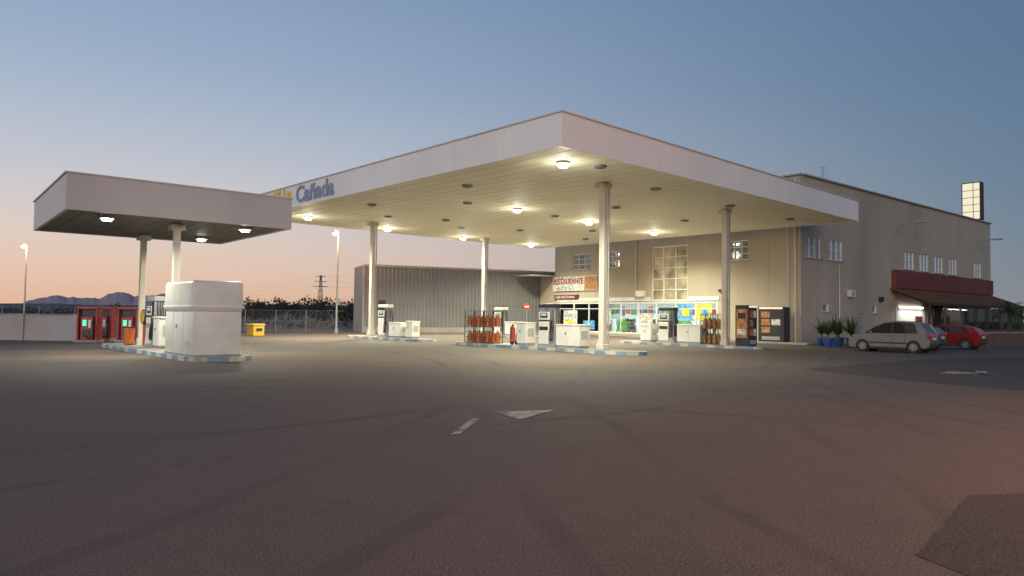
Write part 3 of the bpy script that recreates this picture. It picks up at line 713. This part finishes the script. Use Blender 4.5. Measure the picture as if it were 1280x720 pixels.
# ------------------------------------------------------------ fence, low wall, misc left
def fence(p, q, name='chain_link_fence', h=1.9):
    p = Vector(p); q = Vector(q); d = q-p; L = d.length; e = empty(name, (p.x, p.y, 0), math.atan2(d.y, d.x)); b = MB()
    k = 0
    while k*2.5 <= L: b.cyl((k*2.5, 0, 0), (k*2.5, 0, h), .03, M['galv'], 6); k += 1
    for z in (.15, h*.5, h-.05): b.cyl((0, 0, z), (L, 0, z), .008, M['galv'], 4)
    st = .22; n = int(L/st)
    for i in range(n):
        for sg in (0, 1):
            a = Vector((i*st, 0, .1)); c = Vector((i*st+(h-.1)*(1 if sg else -1)*.55, 0, h-.05))
            if 0 <= c.x <= L: b.cyl(a, c, .0035, M['galv'], 3)
    b.obj('posts_and_mesh', e)
fence((14, 66.2), (30.6, 53.9)); fence((-10, 76), (14, 66.2))
e = empty('boundary_wall', (1, 50.6, 0), math.atan2(-3.6, 4)); b = MB(); b.box((0, 0, .68), (22, .22, 1.36), M['wall_low']); b.box((0, 0, 1.39), (22, .3, .07), M['concrete'])
for k in range(8): b.box((-10.5+k*3, -.02, .7), (.35, .34, 1.45), M['wall_low'])
b.obj('wall_body', e)
def vacuum(x, y, rz, name='self_service_vacuum_station'):
    e = empty(name, (x, y, 0), rz); b = MB()
    b.box((0, 0, .06), (1.1, .8, .12), M['concrete']); b.box((0, 0, .72), (.62, .5, 1.2), M['red'], bevel=.03)
    for s in (-1, 1): b.box((s*.47, 0, .95), (.1, .5, 1.75), M['red'], bevel=.02)
    b.box((0, 0, 1.78), (1.04, .55, .14), M['red'], bevel=.02); b.box((0, 0, 1.5), (.84, .1, .4), M['dark'])
    b.box((-.1, -.27, 1.0), (.16, .04, .3), M['greenlamp']); b.box((.17, -.27, .95), (.14, .03, .4), M['white']); b.box((0, -.27, .5), (.4, .03, .3), M['dark'])
    b.tube([(.3, -.3, 1.1), (.42, -.42, .8), (.4, -.45, .35), (.2, -.4, .2), (-.1, -.38, .35)], .035, M['black'])
    b.obj('station_body', e)
vacuum(8.9, 41.7, D2R(-40)); vacuum(10.6, 41.0, D2R(-40)); vacuum(10.0, 43.6, D2R(-40))
e = empty('grit_bin', (20.4, 48.0, 0), .3); b = MB(); b.box((0, 0, .35), (.95, .7, .7), M['yellow'], bevel=.05); b.box((0, 0, .78), (1.02, .78, .16), M['yellow'], bevel=.05); b.box((0, -.37, .45), (.5, .02, .2), M['dark']); b.obj('bin_body', e)
# pylon
e = empty('electricity_pylon', W(250, -68)); b = MB(); Hp = 15.0
for sx_ in (-1, 1):
    for sy_ in (-1, 1): b.cyl((sx_*.9, sy_*.9, 0), (sx_*.2, sy_*.2, Hp), .09, M['pylon'], 4)
for k in range(7):
    z = k*2.1; w0 = .9-.7*z/Hp; w1 = .9-.7*(z+2.1)/Hp
    for sg in (-1, 1):
        b.cyl((-w0, sg*w0, z), (w1, sg*w1, z+2.1), .05, M['pylon'], 3); b.cyl((sg*w0, -w0, z), (sg*w1, w1, z+2.1), .05, M['pylon'], 3)
for z, w in ((11, 1.9), (12.8, 1.6), (14.6, 1.3)):
    b.cyl((-w, w*.9, z), (w, -w*.9, z), .11, M['pylon'], 4)
    for sg in (-1, 1):
        for dr in (-1, 1):
            st = Vector((sg*w, -sg*w*.9, z)); en = st+Vector((dr*F.x*-150+R.x*120*dr, dr*F.y*-150+R.y*120*dr, 1)); pr = st
            for j in range(1, 9):
                q = st.lerp(en, j/8); q.z -= 3*math.sin(math.pi*j/8); b.cyl(pr, q, .012, M['pylon'], 3); pr = q
b.obj('lattice_and_wires', e)
# distant trees
b = MB(); rnd = random.Random(5)
def clump(c, r, n):
    for _ in range(n):
        v = Vector((rnd.gauss(0, 1), rnd.gauss(0, 1), rnd.gauss(0, 1))).normalized()*r*rnd.uniform(.35, 1.0); v.z *= .75
        p = c+v; s = rnd.uniform(.3, .7)*r*.55
        t1 = Vector((rnd.uniform(-1, 1), rnd.uniform(-1, 1), rnd.uniform(-1, 1))).normalized()*s; t2 = Vector((rnd.uniform(-1, 1), rnd.uniform(-1, 1), rnd.uniform(-1, 1))).normalized()*s
        b.poly([p, p+t1, p+t1*.6+t2], M['foliage_far'])
for k in range(170):
    d_ = rnd.uniform(120, 210); u = rnd.uniform(-.80, -.14); right_ = u > -.46
    if not right_ and rnd.random() < .55: continue
    h_ = rnd.uniform(2.0, 5.4)*(1.0 if right_ else .5)
    base = Vector(W(d_, u*d_))
    b.cyl(base, base+Vector((0, 0, h_*.6)), .15, M['bark'], 5)
    for j in range(4): clump(base+Vector((rnd.uniform(-2, 2), rnd.uniform(-2, 2), h_*rnd.uniform(.25, .85))), rnd.uniform(1.0, 2.2)*(1 if right_ else .7), 44)
b.obj('distant_trees')
b = MB()
for k in range(200):
    d_ = rnd.uniform(68, 100); u = rnd.uniform(-.72, -.22); clump(Vector(W(d_, u*d_, .2)), rnd.uniform(.3, .7), 16)
b.obj('scrub_bushes')
def hills(name, d_, u0, u1, hmax, seed, col, base=.25):
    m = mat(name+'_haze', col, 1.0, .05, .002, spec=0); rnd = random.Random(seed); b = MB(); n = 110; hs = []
    ph = [rnd.random()*6 for _ in range(7)]
    for i in range(n+1):
        t_ = i/n; e_ = math.sin(math.pi*t_)**.5
        h_ = base+sum(math.sin(t_*6.283*f*1.35+ph[j])/(f**.9) for j, f in enumerate((1, 2, 3.1, 5.3, 9.7, 15, 23)))*.16+.45
        hs.append(max(.05, h_)*e_*hmax)
    for i in range(n):
        a = u0+(u1-u0)*i/n; c = u0+(u1-u0)*(i+1)/n
        b.poly([W(d_, a*d_, -2), W(d_, c*d_, -2), W(d_+150, c*(d_+150), hs[i+1]), W(d_+150, a*(d_+150), hs[i])], m)
    b.obj(name)
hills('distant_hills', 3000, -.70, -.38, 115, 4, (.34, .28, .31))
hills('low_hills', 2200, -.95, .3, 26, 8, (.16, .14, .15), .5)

# ------------------------------------------------------------ world sky (twilight gradient)
w = bpy.data.worlds.new('World'); sc.world = w; w.use_nodes = True
nt = w.node_tree; N = nt.nodes; L = nt.links; bg = N['Background']
tc = N.new('ShaderNodeTexCoord'); nrm = N.new('ShaderNodeVectorMath'); nrm.operation = 'NORMALIZE'; L.new(tc.outputs['Generated'], nrm.inputs[0])
sp = N.new('ShaderNodeSeparateXYZ'); L.new(nrm.outputs[0], sp.inputs[0])
def ramp(stops):
    r = N.new('ShaderNodeValToRGB'); r.color_ramp.interpolation = 'B_SPLINE'; els = r.color_ramp.elements
    while len(els) < len(stops): els.new(.5)
    for e_, (p, c) in zip(els, stops): e_.position = p; e_.color = srgb(*c)
    L.new(sp.outputs['Z'], r.inputs[0]); return r.outputs[0]
west = ramp([(0, (226, 180, 150)), (.04, (232, 196, 170)), (.10, (224, 208, 198)), (.18, (194, 199, 208)), (.30, (156, 176, 202)), (.45, (134, 158, 190)), (1, (96, 122, 160))])
east = ramp([(0, (128, 134, 142)), (.06, (116, 132, 146)), (.15, (100, 126, 148)), (.3, (88, 116, 146)), (.6, (78, 106, 142)), (1, (82, 110, 148))])
dot = N.new('ShaderNodeVectorMath'); dot.operation = 'DOT_PRODUCT'; L.new(nrm.outputs[0], dot.inputs[0]); dot.inputs[1].default_value = Vector((-.25, .97, 0)).normalized()
mr = N.new('ShaderNodeMapRange'); mr.interpolation_type = 'SMOOTHSTEP'; L.new(dot.outputs['Value'], mr.inputs[0]); mr.inputs[1].default_value = -.25; mr.inputs[2].default_value = .98
mx = N.new('ShaderNodeMix'); mx.data_type = 'RGBA'; L.new(mr.outputs[0], mx.inputs[0]); L.new(east, mx.inputs[6]); L.new(west, mx.inputs[7])
L.new(mx.outputs[2], bg.inputs[0]); bg.inputs[1].default_value = 1.0

s = bpy.data.lights.new('sky_glow_fill', 'SUN'); s.energy = 1.25; s.angle = D2R(40); s.color = (1, .93, .86)  # soft directional fill added for the dusk sky glow, after sunset
so = bpy.data.objects.new('sky_glow_fill', s); sc.collection.objects.link(so)
dirv = Vector((-.86, -.54, .18)).normalized(); so.rotation_euler = dirv.to_track_quat('Z', 'Y').to_euler()

# ------------------------------------------------------------ camera
cam = bpy.data.cameras.new('camera'); co = bpy.data.objects.new('camera', cam); sc.collection.objects.link(co)
cam.sensor_width = 36; cam.lens = 36*880/1280; cam.clip_end = 9000; cam.clip_start = .1
p = math.atan(34/880); th = D2R(.75)
fw = Vector((F.x*math.cos(p), F.y*math.cos(p), math.sin(p))); rt = R.copy(); up = rt.cross(fw)
r2 = rt*math.cos(th)+up*math.sin(th); u2 = up*math.cos(th)-rt*math.sin(th)
m3 = Matrix((r2, u2, -fw)).transposed()
co.matrix_world = Matrix.Translation((0, 0, 1.68)) @ m3.to_4x4()
sc.camera = co
